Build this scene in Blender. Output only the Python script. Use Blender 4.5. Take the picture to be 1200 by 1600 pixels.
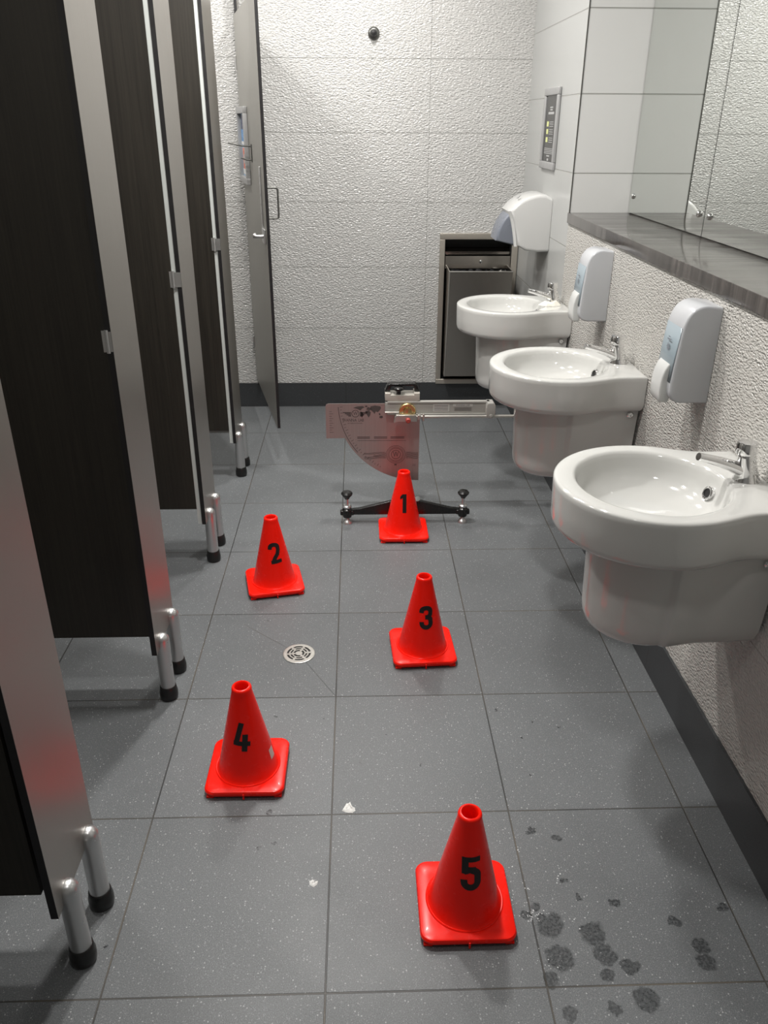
import bpy, bmesh, math, random
from mathutils import Vector, Matrix
PI = math.pi
S = bpy.context.scene
for o in list(bpy.data.objects): bpy.data.objects.remove(o)
C = S.collection

# ------------------------------------------------------------------ camera
cd = bpy.data.cameras.new('camera'); cam = bpy.data.objects.new('camera', cd); C.objects.link(cam)
cam.location = (0.0788, -1.0455, 1.5812)
cam.rotation_mode = 'XYZ'
cam.rotation_euler = (1.12091033, -0.00461601620, -0.0307780144)
cd.sensor_fit = 'HORIZONTAL'; cd.sensor_width = 36.0; cd.lens = 36.0 * 1260.77 / 1200.0
cd.clip_start = 0.02; cd.clip_end = 50
S.camera = cam
# ------------------------------------------------------------------ world, exposure
W = bpy.data.worlds.new('world'); S.world = W; W.use_nodes = True
W.node_tree.nodes['Background'].inputs[0].default_value = (0.9, 0.95, 1.0, 1)
W.node_tree.nodes['Background'].inputs[1].default_value = 0.02
S.view_settings.view_transform = 'Standard'; S.view_settings.look = 'None'
S.view_settings.exposure = 0.66; S.view_settings.gamma = 1.0; S.view_settings.use_curve_mapping = False

# lamps of the room: (x, y, watts, shadow size)
DOWNLIGHTS = [(-0.12, -0.55, 4, .10), (-0.12, 0.95, 19, .08), (-0.12, 1.95, 20, .08), (0.12, 3.0, 13, .09),
              (-1.15, 3.15, 13, .10), (-1.15, 2.0, 8, .12), (-1.15, 0.9, 6, .12)]
CEIL = 2.75

# ------------------------------------------------------------------ node helper
class NT:
    def __init__(s, name):
        s.m = bpy.data.materials.new(name); s.m.use_nodes = True
        s.t = s.m.node_tree; s.n = s.t.nodes; s.l = s.t.links
        s.b = s.n['Principled BSDF']
    def node(s, kind, **kw):
        n = s.n.new(kind)
        for k, v in kw.items(): setattr(n, k, v)
        return n
    def put(s, sock, v):
        if isinstance(v, bpy.types.NodeSocket): s.l.new(v, sock)
        else: sock.default_value = v
    def math(s, op, a, b=None, c=None, clamp=False):
        n = s.node('ShaderNodeMath', operation=op, use_clamp=clamp)
        s.put(n.inputs[0], a)
        if b is not None: s.put(n.inputs[1], b)
        if c is not None: s.put(n.inputs[2], c)
        return n.outputs[0]
    def vmath(s, op, a, b=None):
        n = s.node('ShaderNodeVectorMath', operation=op)
        s.put(n.inputs[0], a)
        if b is not None: s.put(n.inputs[1], b)
        return n
    def pos(s):
        return s.node('ShaderNodeNewGeometry').outputs['Position']
    def sep(s, v):
        n = s.node('ShaderNodeSeparateXYZ'); s.put(n.inputs[0], v); return n.outputs
    def comb(s, x, y, z):
        n = s.node('ShaderNodeCombineXYZ')
        for i, v in enumerate((x, y, z)): s.put(n.inputs[i], v)
        return n.outputs[0]
    def noise(s, vec, scale, detail=2, rough=.5, dist=0):
        n = s.node('ShaderNodeTexNoise'); s.put(n.inputs['Vector'], vec)
        n.inputs['Scale'].default_value = scale; n.inputs['Detail'].default_value = detail
        n.inputs['Roughness'].default_value = rough; n.inputs['Distortion'].default_value = dist
        return n.outputs[0]
    def mix(s, f, a, b):
        n = s.node('ShaderNodeMix', data_type='RGBA')
        s.put(n.inputs[0], f); s.put(n.inputs[6], a); s.put(n.inputs[7], b); return n.outputs[2]
    def ramp(s, f, a, b, x0=0, x1=1):
        n = s.node('ShaderNodeMapRange'); s.put(n.inputs[0], f)
        n.inputs[1].default_value = a; n.inputs[2].default_value = b
        n.inputs[3].default_value = x0; n.inputs[4].default_value = x1; n.clamp = True
        return n.outputs[0]
    def line(s, c, p, o, w):       # 1 on joints every p metres, w wide
        d = s.math('PINGPONG', s.math('SUBTRACT', c, o), p / 2)      # 0 on a joint
        return s.ramp(d, w / 2 * .8, w / 2 * 1.3, 1, 0)
    def bump(s, h, dist, strength=1.0):
        n = s.node('ShaderNodeBump'); n.inputs['Distance'].default_value = dist
        n.inputs['Strength'].default_value = strength
        s.put(n.inputs['Height'], h); s.l.new(n.outputs[0], s.b.inputs['Normal'])

def pbr(name, col, rough=.5, metal=0, coat=0, spec=.5, emit=None, trans=0):
    t = NT(name); b = t.b
    b.inputs['Base Color'].default_value = (*col, 1); b.inputs['Roughness'].default_value = rough
    b.inputs['Metallic'].default_value = metal; b.inputs['Coat Weight'].default_value = coat
    b.inputs['Specular IOR Level'].default_value = spec
    b.inputs['Transmission Weight'].default_value = trans
    # faint procedural wear in the gloss
    nz = t.noise(t.node('ShaderNodeTexCoord').outputs['Object'], 35, 2)
    t.put(b.inputs['Roughness'], t.ramp(nz, .3, .7, max(0.01, rough * .85), min(1, rough * 1.15)))
    if emit:
        b.inputs['Emission Color'].default_value = (*emit[0], 1); b.inputs['Emission Strength'].default_value = emit[1]
    return t.m

def rippled(name, axis, col, jz, jo, ju=None, juo=0, per_u=.9, fine=1.0):
    """white wall tile with a pebbly pressed relief; axis = horizontal coordinate of the wall"""
    t = NT(name); P = t.pos(); x, y, z = t.sep(P)
    u = x if axis == 'x' else y
    v = t.comb(t.math('MULTIPLY', u, 82.0*fine), t.math('MULTIPLY', z, 150.0*fine), 0.0)
    h1 = t.noise(v, 1.0, .6, .4, .5)
    vor = t.node('ShaderNodeTexVoronoi', feature='SMOOTH_F1'); vor.inputs['Smoothness'].default_value = .6
    t.put(vor.inputs['Vector'], t.comb(t.math('MULTIPLY', u, 78.0*fine), t.math('MULTIPLY', z, 150.0*fine), 0.0)); vor.inputs['Scale'].default_value = 1.0
    h = t.math('SUBTRACT', h1, t.math('MULTIPLY', vor.outputs[0], .75))
    L = t.math('MAXIMUM', t.line(z, jz, jo, .0024), t.line(u, per_u, juo, .0018))
    h = t.math('SUBTRACT', h, t.math('MULTIPLY', L, .6))
    t.bump(h, .0042, 1.0)
    big = t.noise(P, 1.6, 2)
    base = t.mix(t.ramp(big, .3, .7), (*[c * .97 for c in col], 1), (*col, 1))
    t.put(t.b.inputs['Base Color'], t.mix(L, base, (col[0] * .72, col[1] * .72, col[2] * .7, 1)))
    t.b.inputs['Roughness'].default_value = .2
    return t.m

def smooth_tile(name, axis, col, jz, jo, per_u, juo):
    t = NT(name); P = t.pos(); x, y, z = t.sep(P)
    u = x if axis == 'x' else y
    L = t.math('MAXIMUM', t.line(z, jz, jo, .004), t.line(u, per_u, juo, .004))
    t.bump(t.math('SUBTRACT', t.math('MULTIPLY', t.noise(P, 3.5, 1), .15), L), .003, .8)
    t.put(t.b.inputs['Base Color'], t.mix(L, (*col, 1), (.36, .36, .34, 1)))
    t.b.inputs['Roughness'].default_value = .22
    return t.m

SPOTS = [(0.487,0.141,0.033),(0.573,0.118,0.0315),(0.588,0.07,0.0265),(0.491,0.063,0.0332),(0.46,0.017,0.0166),(0.581,0.021,0.0182),(0.633,0.04,0.0207),(0.795,0.046,0.0232),(0.764,0.141,0.0166),(0.884,0.173,0.0133),(0.644,0.193,0.0116),(0.568,0.209,0.01),(0.541,0.25,0.01),(0.554,0.376,0.0149),(0.495,0.398,0.0133),(0.644,-0.028,0.0299),(0.575,-0.046,0.0166),(0.482,-0.056,0.0182),(0.462,0.19,0.0116),(0.439,0.166,0.0116),(0.475,0.165,0.0116),(0.527,0.593,0.0058),(0.478,0.86,0.0066),(0.579,0.803,0.0058),(0.651,0.782,0.005),(0.536,0.736,0.0066),(0.237,0.634,0.005),(0.072,0.646,0.0058),(0.147,0.759,0.0041),(-0.175,0.842,0.005),(-0.031,0.835,0.005),(-0.035,0.74,0.005),(-0.248,1.356,0.005),(-0.172,0.366,0.0066),(-0.135,0.379,0.0075),(-0.303,0.387,0.005),(-0.16,0.477,0.01),(-0.474,0.117,0.0066),(0.538,1.625,0.0041),(.80,.085,.021)]

def floor_material():
    t = NT('grey_floor_tile'); P = t.pos(); x, y, z = t.sep(P)
    tile = t.noise(t.comb(t.math('FLOOR', t.math('DIVIDE', x, .45)), t.math('FLOOR', t.math('DIVIDE', y, .4664)), 3.3), 7.31, 0)
    big = t.noise(P, 3.0, 4, .6)
    fine = t.noise(P, 420, 2, .7)
    spk = t.node('ShaderNodeTexVoronoi', feature='F1'); t.put(spk.inputs['Vector'], P); spk.inputs['Scale'].default_value = 150
    cellr = t.sep(spk.outputs['Color'])[0]
    m1 = t.math('MULTIPLY', t.ramp(spk.outputs['Distance'], .12, .30, 1, 0), t.ramp(cellr, .72, .95))
    spk2 = t.node('ShaderNodeTexVoronoi', feature='F1'); t.put(spk2.inputs['Vector'], P); spk2.inputs['Scale'].default_value = 330
    m2 = t.math('MULTIPLY', t.ramp(spk2.outputs['Distance'], .15, .4, 1, 0), t.ramp(t.sep(spk2.outputs['Color'])[1], .6, .9))
    val = t.math('MULTIPLY', t.ramp(big, .3, .7, .92, 1.06), t.ramp(fine, .3, .7, .62, 1.38))
    val = t.math('MULTIPLY', val, t.ramp(tile, .3, .7, .94, 1.06))
    base = t.node('ShaderNodeMix', data_type='RGBA', blend_type='MULTIPLY'); base.inputs[0].default_value = 1
    base.inputs[6].default_value = (.135, .143, .149, 1); t.put(base.inputs[7], t.comb(val, val, val))
    col = t.mix(t.math('MULTIPLY', m2, .55), base.outputs[2], (.42, .43, .44, 1))
    col = t.mix(t.math('MULTIPLY', m1, .65), col, (.62, .63, .63, 1))
    # water splashes and grime
    wob = t.vmath('SCALE', t.vmath('SUBTRACT', t.node('ShaderNodeTexNoise').outputs[1], (.5, .5, .5)).outputs[0]); wob.inputs['Scale'].default_value = .034
    nz = wob.inputs[0].links[0].from_node.inputs[0].links[0].from_node
    t.put(nz.inputs['Vector'], P); nz.inputs['Scale'].default_value = 45; nz.inputs['Detail'].default_value = 3
    Q = t.vmath('ADD', P, wob.outputs[0]).outputs[0]
    acc = None
    for (sx, sy, r) in SPOTS:
        d = t.vmath('DISTANCE', Q, (sx, sy, 0)).outputs['Value']
        m = t.ramp(d, r * .8, r * 1.0, 1, 0)
        acc = m if acc is None else t.math('MAXIMUM', acc, m)
    wet = t.math('MULTIPLY', acc, t.ramp(t.noise(P, 160, 2), .35, .6, .55, 1))
    col = t.mix(t.math('MULTIPLY', wet, .72), col, (.022, .024, .026, 1))
    # joints
    L = t.math('MAXIMUM', t.line(x, .45, 0, .0034), t.line(y, .4664, 0, .0034))
    # two cuts of the tile falling towards the drain
    for (ax, ay, bx, by) in ((0, .933, -.127, 1.156), (-.127, 1.156, -.33, 1.335)):
        dx, dy = bx - ax, by - ay; ln = math.hypot(dx, dy)
        cr = t.math('ABSOLUTE', t.math('SUBTRACT', t.math('MULTIPLY', t.math('SUBTRACT', x, ax), dy / ln), t.math('MULTIPLY', t.math('SUBTRACT', y, ay), dx / ln)))
        al = t.math('ADD', t.math('MULTIPLY', t.math('SUBTRACT', x, ax), dx / ln), t.math('MULTIPLY', t.math('SUBTRACT', y, ay), dy / ln))
        seg = t.math('MULTIPLY', t.math('GREATER_THAN', al, 0), t.math('LESS_THAN', al, ln))
        L = t.math('MAXIMUM', L, t.math('MULTIPLY', seg, t.ramp(cr, .0006, .0014, .55, 0)))
    grt = t.mix(t.ramp(t.noise(P, 2.2, 2), .42, .6), (.020, .020, .019, 1), (.10, .085, .065, 1))
    t.put(t.b.inputs['Base Color'], t.mix(t.math('MULTIPLY', L, .9), col, grt))
    t.put(t.b.inputs['Roughness'], t.math('SUBTRACT', t.ramp(big, .3, .7, .40, .55), t.math('MULTIPLY', wet, .22)))
    t.bump(t.math('SUBTRACT', t.math('MULTIPLY', fine, .22), L), .0012, .7)
    return t.m

def skirting_material():
    t = NT('charcoal_skirting_tile'); P = t.pos(); x, y, z = t.sep(P)
    fine = t.noise(P, 420, 2, .7)
    spk = t.node('ShaderNodeTexVoronoi', feature='F1'); t.put(spk.inputs['Vector'], P); spk.inputs['Scale'].default_value = 170
    m1 = t.math('MULTIPLY', t.ramp(spk.outputs['Distance'], .12, .3, 1, 0), t.ramp(t.sep(spk.outputs['Color'])[0], .75, .95))
    v = t.ramp(fine, .3, .7, .7, 1.3)
    b = t.comb(t.math('MULTIPLY', v, .040), t.math('MULTIPLY', v, .043), t.math('MULTIPLY', v, .046))
    c = t.mix(t.math('MULTIPLY', m1, .5), b, (.25, .26, .27, 1))
    L = t.math('MAXIMUM', t.line(x, .45, 0.0, .003), t.line(y, .9, .15, .003))
    t.put(t.b.inputs['Base Color'], t.mix(L, c, (.02, .02, .02, 1)))
    t.b.inputs['Roughness'].default_value = .42
    return t.m

def brushed(name, col, rough, metal, vertical=True, amp=.06):
    t = NT(name); tc = t.node('ShaderNodeTexCoord').outputs['Object']
    mp = t.node('ShaderNodeMapping'); t.put(mp.inputs[0], tc)
    mp.inputs['Scale'].default_value = (260, 260, 2.5) if vertical else (2.5, 260, 260)
    nz = t.noise(mp.outputs[0], 1, 3, .6)
    t.put(t.b.inputs['Base Color'], t.mix(t.ramp(nz, .3, .7), (*[c * (1 - amp * 2) for c in col], 1), (*[min(1, c * (1 + amp)) for c in col], 1)))
    t.put(t.b.inputs['Roughness'], t.ramp(nz, .3, .7, rough * .88, rough * 1.12))
    t.b.inputs['Metallic'].default_value = metal
    return t.m

def dark_wood():
    t = NT('dark_wood_laminate'); tc = t.pos()
    mp = t.node('ShaderNodeMapping'); t.put(mp.inputs[0], tc); mp.inputs['Scale'].default_value = (170, 170, 3.2)
    nz = t.noise(mp.outputs[0], 1, 4, .65)
    mp2 = t.node('ShaderNodeMapping'); t.put(mp2.inputs[0], tc); mp2.inputs['Scale'].default_value = (18, 18, .8)
    n2 = t.noise(mp2.outputs[0], 1, 2)
    f = t.math('ADD', t.math('MULTIPLY', nz, .7), t.math('MULTIPLY', n2, .3))
    t.put(t.b.inputs['Base Color'], t.mix(t.ramp(f, .35, .65), (.0135, .0115, .009, 1), (.028, .024, .0185, 1)))
    t.b.inputs['Roughness'].default_value = .42
    return t.m

def shelf_material():
    t = NT('streaked_brown_laminate'); tc = t.pos()
    mp = t.node('ShaderNodeMapping'); t.put(mp.inputs[0], tc); mp.inputs['Scale'].default_value = (2, 34, 1.5)
    nz = t.noise(mp.outputs[0], 1, 5, .6, .4)
    n2 = t.noise(tc, 7, 2)
    f = t.math('ADD', t.math('MULTIPLY', nz, .8), t.math('MULTIPLY', n2, .2))
    t.put(t.b.inputs['Base Color'], t.mix(t.ramp(f, .36, .64), (.026, .022, .020, 1), (.105, .093, .086, 1)))
    t.put(t.b.inputs['Roughness'], t.ramp(f, .36, .64, .20, .07))
    t.b.inputs['IOR'].default_value = 1.55
    return t.m

M = dict(
    floor=floor_material(), skirt=skirting_material(),
    wall_back=rippled('rippled_white_tile_back', 'x', (.535, .53, .515), .35, .13, per_u=.9, juo=.47),
    wall_right=rippled('rippled_white_tile_right', 'y', (.53, .515, .485), .35, .13, per_u=.9, juo=.05, fine=1.35),
    smooth_y=smooth_tile('smooth_white_tile_side_shaded', 'y', (.43, .435, .425), .301, .185, 60, .15),  # white tile with the side wall's shade put into its colour
    smooth_x=smooth_tile('smooth_white_tile_return_lit', 'x', (.64, .64, .63), .301, .185, 60, .7),  # same tile, lighter: the brighter light on the return is in the colour
    plain=pbr('white_paint', (.82, .82, .80), .7), plain_grey=pbr('grey_paint', (.35, .35, .34), .7), ceil=pbr('ceiling_paint', (.85, .85, .84), .8),
    silver=brushed('brushed_silver_laminate', (.36, .34, .315), .34, .82, True, .018),
    silver_in=brushed('pale_silver_laminate', (.33, .32, .295), .42, .5, True, .015),
    wood=dark_wood(), core=pbr('black_panel_core', (.012, .011, .012), .45),
    alu=pbr('satin_aluminium', (.62, .62, .62), .32, .9), alud=pbr('dark_aluminium_trim', (.16, .16, .15), .4, .8),
    strip=pbr('pale_metal_strip', (.62, .65, .63), .45, .2), rubber=pbr('black_rubber', (.010, .010, .010), .32), chrome=pbr('polished_chrome', (.80, .80, .80), .07, 1),
    steel=brushed('brushed_stainless_steel', (.40, .37, .335), .24, 1, True, .012),
    steel_frame=brushed('steel_frame_metal', (.50, .465, .41), .38, .75, False, .012),
    steel_light=brushed('pale_stainless_steel', (.62, .60, .56), .32, .9, False, .012),
    dark=pbr('dark_inside', (.012, .012, .012), .5),
    bag=pbr('black_plastic_bag', (.012, .012, .014), .2),
    ceramic=pbr('glazed_white_ceramic', (.57, .57, .55), .09, coat=.3),
    shelf=shelf_material(), mirror=pbr('mirror_glass', (.74, .765, .74), .004, 1),
    white_plastic=pbr('white_plastic', (.50, .51, .53), .22), bluegrey=pbr('blue_grey_window', (.26, .315, .35), .22),
    lever=pbr('lever_white_plastic', (.60, .61, .60), .2),
    dryer=pbr('dryer_white_plastic', (.58, .58, .57), .2), dryer_grey=pbr('dryer_grey_plastic', (.17, .185, .22), .3),
    dryer_icon=pbr('dryer_icon_grey', (.28, .28, .28), .4),
    red=pbr('red_orange_vinyl', (1.0, .012, .004), .25, coat=.05, spec=.25),
    ink=pbr('black_ink', (.006, .005, .005), .45), tag=pbr('pale_tag', (.7, .55, .5), .5),
    black=pbr('black_anodised', (.008, .008, .008), .28), brass=pbr('brass_dial', (.75, .58, .28), .25, 1),
    plate=brushed('satin_steel_plate', (.47, .42, .40), .34, .8, True, .03),
    etch=pbr('engraving_grey', (.07, .055, .052), .55), paint=pbr('beige_metal', (.50, .47, .42), .38, .3),
    rail=pbr('satin_rail_metal', (.40, .39, .365), .5, .35), label=pbr('silver_label', (.6, .6, .57), .35, .4), frame=pbr('silver_poster_frame', (.42, .42, .42), .5, .45),
    paper=pbr('white_tissue', (.78, .78, .76), .9), tissue=pbr('cream_tissue', (.82, .80, .72), .9),
    poster=pbr('black_poster', (.018, .018, .018), .15), txt=pbr('grey_print', (.42, .42, .42), .5), yel=pbr('pale_yellow_print', (.65, .68, .30), .5),
    navy=pbr('navy_print', (.05, .06, .13), .3), blue=pbr('blue_print', (.10, .30, .62), .3), sky=pbr('pale_blue_print', (.45, .62, .80), .3),
    orange=pbr('orange_print', (.75, .16, .08), .3), pink=pbr('pinkish_grey_print', (.50, .38, .36), .3), wht=pbr('white_print', (.85, .85, .85), .3),
    lamp=pbr('lamp_lens', (1, 1, 1), .5, emit=((1, .97, .92), 6)), water=pbr('water_beads', (.75, .77, .78), .03, coat=1),
    redp=pbr('red_plastic_knob', (.35, .05, .04), .3),
)

# ------------------------------------------------------------------ mesh helpers
def obj(name, bm, mat, parent=None, smooth=True, ang=40):
    me = bpy.data.meshes.new(name)
    bmesh.ops.recalc_face_normals(bm, faces=bm.faces[:])
    bm.to_mesh(me); bm.free()
    mats = mat if isinstance(mat, (list, tuple)) else [mat]
    for m in mats: me.materials.append(M[m])
    if smooth:
        for p in me.polygons: p.use_smooth = True
        me.set_sharp_from_angle(angle=math.radians(ang))
    o = bpy.data.objects.new(name, me); C.objects.link(o)
    if parent: o.parent = parent
    return o
def tag(o, label, cat, group=None, kind=None):
    o['label'] = label; o['category'] = cat
    if group: o['group'] = group
    if kind: o['kind'] = kind
    return o
def thing(name, label, cat, loc=(0, 0, 0), rz=0, group=None):
    o = bpy.data.objects.new(name, None); C.objects.link(o); o.empty_display_size = .05
    o.location = loc; o.rotation_euler = (0, 0, rz); return tag(o, label, cat, group)
def struct(name, bm, mat, smooth=False):
    o = obj(name, bm, mat, None, smooth); o['kind'] = 'structure'; return o
def copy_tree(o, parent=None):
    c = o.copy(); C.objects.link(c); c.parent = parent
    for ch in [x for x in bpy.data.objects if x.parent == o]: copy_tree(ch, c)
    return c
def add(bm, verts, faces, mi=0, mat=None):
    vs = [bm.verts.new(mat @ Vector(v) if mat else v) for v in verts]
    for f in faces:
        try: bm.faces.new([vs[i] for i in f]).material_index = mi
        except ValueError: pass
    return vs
def box(bm, x0, x1, y0, y1, z0, z1, mi=0, bev=0, mat=None):
    b2 = bmesh.new()
    v = [b2.verts.new(p) for p in [(x0,y0,z0),(x1,y0,z0),(x1,y1,z0),(x0,y1,z0),(x0,y0,z1),(x1,y0,z1),(x1,y1,z1),(x0,y1,z1)]]
    for f in [(0,3,2,1),(4,5,6,7),(0,1,5,4),(1,2,6,5),(2,3,7,6),(3,0,4,7)]: b2.faces.new([v[i] for i in f])
    if bev: bmesh.ops.bevel(b2, geom=b2.edges[:], offset=bev, segments=3, affect='EDGES', profile=.6)
    merge(bm, b2, mi, mat); return bm
def merge(bm, b2, mi=0, mat=None):
    b2.verts.index_update()
    vs = [bm.verts.new(mat @ v.co if mat else v.co) for v in b2.verts]
    for f in b2.faces: bm.faces.new([vs[v.index] for v in f.verts]).material_index = mi
    b2.free()
def lathe(bm, prof, n=48, mi=0, mat=None, cap=True):
    rings = []
    for r, z in prof:
        rings.append([bm.verts.new((mat @ Vector((r*math.cos(2*PI*i/n), r*math.sin(2*PI*i/n), z))) if mat else (r*math.cos(2*PI*i/n), r*math.sin(2*PI*i/n), z)) for i in range(n)])
    for a, b in zip(rings, rings[1:]):
        for i in range(n):
            bm.faces.new((a[i], a[(i+1) % n], b[(i+1) % n], b[i])).material_index = mi
    if cap:
        bm.faces.new(rings[0][::-1]).material_index = mi; bm.faces.new(rings[-1]).material_index = mi
    return bm
def rings_mesh(bm, rings, close=True, cap0=False, cap1=False, mi=0, mat=None):
    R = [[bm.verts.new(mat @ Vector(p) if mat else p) for p in r] for r in rings]
    for a, b in zip(R, R[1:]):
        n = len(a)
        for i in range(n if close else n - 1):
            bm.faces.new((a[i], a[(i+1) % n], b[(i+1) % n], b[i])).material_index = mi
    if cap0: bm.faces.new(R[0][::-1]).material_index = mi
    if cap1: bm.faces.new(R[-1]).material_index = mi
    return R
def tube(bm, pts, rad, n=14, mi=0, mat=None, cap=True):
    pts = [Vector(p) for p in pts]; rads = rad if isinstance(rad, (list, tuple)) else [rad] * len(pts)
    rings = []; ref = None
    for i, p in enumerate(pts):
        a = pts[max(0, i-1)]; b = pts[min(len(pts)-1, i+1)]; t = (b - a).normalized()
        if ref is None:
            ref = Vector((0, 0, 1)) if abs(t.z) < .9 else Vector((1, 0, 0))
        s = t.cross(ref).normalized(); u = s.cross(t).normalized(); ref = u
        rings.append([p + (s*math.cos(2*PI*k/n) + u*math.sin(2*PI*k/n)) * rads[i] for k in range(n)])
    rings_mesh(bm, rings, True, cap, cap, mi, mat); return bm
def arc_pts(c, r, a0, a1, n, plane='xz', other=0):
    out = []
    for i in range(n + 1):
        a = math.radians(a0 + (a1 - a0) * i / n); x, z = c[0] + r*math.cos(a), c[1] + r*math.sin(a)
        out.append((x, other, z) if plane == 'xz' else (other, x, z) if plane == 'yz' else (x, z, other))
    return out
def prism(bm, outline, d0, d1, axis='y', bev=0, mi=0, mat=None, seg=3, sel=None):
    """outline in the two other axes, extruded along axis from d0 to d1; every outline edge of the end faces bevelled"""
    b2 = bmesh.new()
    def P(a, b, d): return (a, d, b) if axis == 'y' else (d, a, b) if axis == 'x' else (a, b, d)
    A = [b2.verts.new(P(a, b, d0)) for a, b in outline]; B = [b2.verts.new(P(a, b, d1)) for a, b in outline]
    n = len(outline)
    f0 = b2.faces.new(A[::-1]); f1 = b2.faces.new(B)
    for i in range(n): b2.faces.new((A[i], A[(i+1) % n], B[(i+1) % n], B[i]))
    bmesh.ops.recalc_face_normals(b2, faces=b2.faces[:])
    if bev:
        ed = set(f0.edges) | set(f1.edges)
        if sel: ed = [e for e in ed if sel(e)]
        bmesh.ops.bevel(b2, geom=list(ed), offset=bev, segments=seg, affect='EDGES', profile=.5, clamp_overlap=True)
    merge(bm, b2, mi, mat); return bm
def rrect(x0, x1, y0, y1, r, n=6):
    pts = []
    for cx, cy, a in ((x1-r, y1-r, 0), (x0+r, y1-r, 90), (x0+r, y0+r, 180), (x1-r, y0+r, 270)):
        for i in range(n + 1):
            t = math.radians(a + 90*i/n); pts.append((cx + r*math.cos(t), cy + r*math.sin(t)))
    return pts
def bez(p0, p1, p2, p3, n=10):
    out = []
    for i in range(n + 1):
        t = i / n; a, b, c, d = (1-t)**3, 3*t*(1-t)**2, 3*t*t*(1-t), t**3
        out.append(tuple(a*w + b*x + c*y + d*z for w, x, y, z in zip(p0, p1, p2, p3)))
    return out
def stroke(poly, w):
    """flat quads along a 2D polyline with mitred joints"""
    P = [Vector(p) for p in poly]; L = []; R = []
    for i, p in enumerate(P):
        d0 = (P[i] - P[i-1]).normalized() if i else (P[1] - P[0]).normalized()
        d1 = (P[i+1] - P[i]).normalized() if i < len(P)-1 else d0
        n0 = Vector((-d0.y, d0.x)); n1 = Vector((-d1.y, d1.x)); m = (n0 + n1)
        if m.length < 1e-4: m = n0
        m.normalize(); k = min(1.6, 1 / max(.4, m.dot(n0)))
        L.append(p + m*w/2*k); R.append(p - m*w/2*k)
    return [(L[i], L[i+1], R[i+1], R[i]) for i in range(len(P)-1)]
def text_mesh(s, size, extrude=0.0):
    cu = bpy.data.curves.new('t', 'FONT'); cu.body = s; cu.size = size; cu.align_x = 'CENTER'; cu.align_y = 'CENTER'; cu.extrude = extrude
    cu.resolution_u = 3
    o = bpy.data.objects.new('t', cu); C.objects.link(o)
    bpy.context.view_layer.update()
    me = bpy.data.meshes.new_from_object(o.evaluated_get(bpy.context.evaluated_depsgraph_get()))
    b = bmesh.new(); b.from_mesh(me)
    bpy.data.objects.remove(o); bpy.data.meshes.remove(me); bpy.data.curves.remove(cu)
    return b
def add_text(bm, s, size, M4, mi=0):
    merge(bm, text_mesh(s, size), mi, M4)
def quadstrip(bm, quads, M4, mi=0):
    for q in quads:
        vs = [bm.verts.new(M4 @ Vector((p[0], p[1], 0))) for p in q]
        bm.faces.new(vs).material_index = mi

# ------------------------------------------------------------------ the room
YB, XW, ZS, YN, XM = 3.748, 1.0, 1.190, 2.650, 1.256
XL, YF = -2.05, -2.2
B = lambda *a, **k: box(bmesh.new(), *a, **k)
bm = bmesh.new()
box(bm, XL-.1, 1.4, YF-.1, YB+.1, -.1, 0)
struct('floor', bm, 'floor')
struct('ceiling', B(XL-.1, 1.5, YF-.1, YB+.1, CEIL, CEIL+.1), 'ceil')
# back wall with the opening of the recessed towel cabinet
bm = bmesh.new()
OX0, OX1, OZ0, OZ1 = .575, .962, .165, .995
box(bm, XL-.1, OX0, YB, YB+.12, 0, CEIL); box(bm, OX1, 1.4, YB, YB+.12, 0, CEIL)
box(bm, OX0, OX1, YB, YB+.12, 0, OZ0); box(bm, OX0, OX1, YB, YB+.12, OZ1, CEIL)
struct('wall_back', bm, 'wall_back')
struct('wall_front', B(XL-.1, 1.5, YF-.1, YF, 0, CEIL), 'plain_grey')
struct('wall_left', B(XL-.1, XL, YF, YB, 0, CEIL), 'wall_back')
bm = bmesh.new(); box(bm, XW, 1.4, .15, YN, 0, ZS); struct('wall_right', bm, 'wall_right')
bm = bmesh.new(); box(bm, XW, 1.4, YF, .15, 0, ZS); struct('wall_right_near', bm, 'smooth_y')
# far right wall: side face and the short return facing the camera, one tile in a shaded and a lit tone
bm = bmesh.new()
v = [(XW,YN,0),(1.4,YN,0),(1.4,YB,0),(XW,YB,0),(XW,YN,CEIL),(1.4,YN,CEIL),(1.4,YB,CEIL),(XW,YB,CEIL)]
vs = [bm.verts.new(p) for p in v]
for f, mi in (((0,3,7,4),0),((0,4,5,1),1),((1,5,6,2),1),((2,6,7,3),0),((0,1,2,3),0),((4,7,6,5),0)):
    bm.faces.new([vs[i] for i in f]).material_index = mi
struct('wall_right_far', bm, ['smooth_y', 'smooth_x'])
struct('wall_right_upper', B(XM+.012, 1.4, YF, YN, ZS, CEIL), 'plain')
struct('baseboard_back', B(XL, XW, YB-.008, YB, 0, .147), 'skirt')
struct('baseboard_right', B(XW-.008, XW, YF, YB-.008, 0, .152), 'skirt')
struct('trim_1', B(XW-.0022, XW+.0022, YN-.0022, YN+.0022, ZS+.042, CEIL), 'alud')
struct('trim_2', B(XW-.003, XW+.0, .146, .152, .152, ZS), 'alud')

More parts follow.
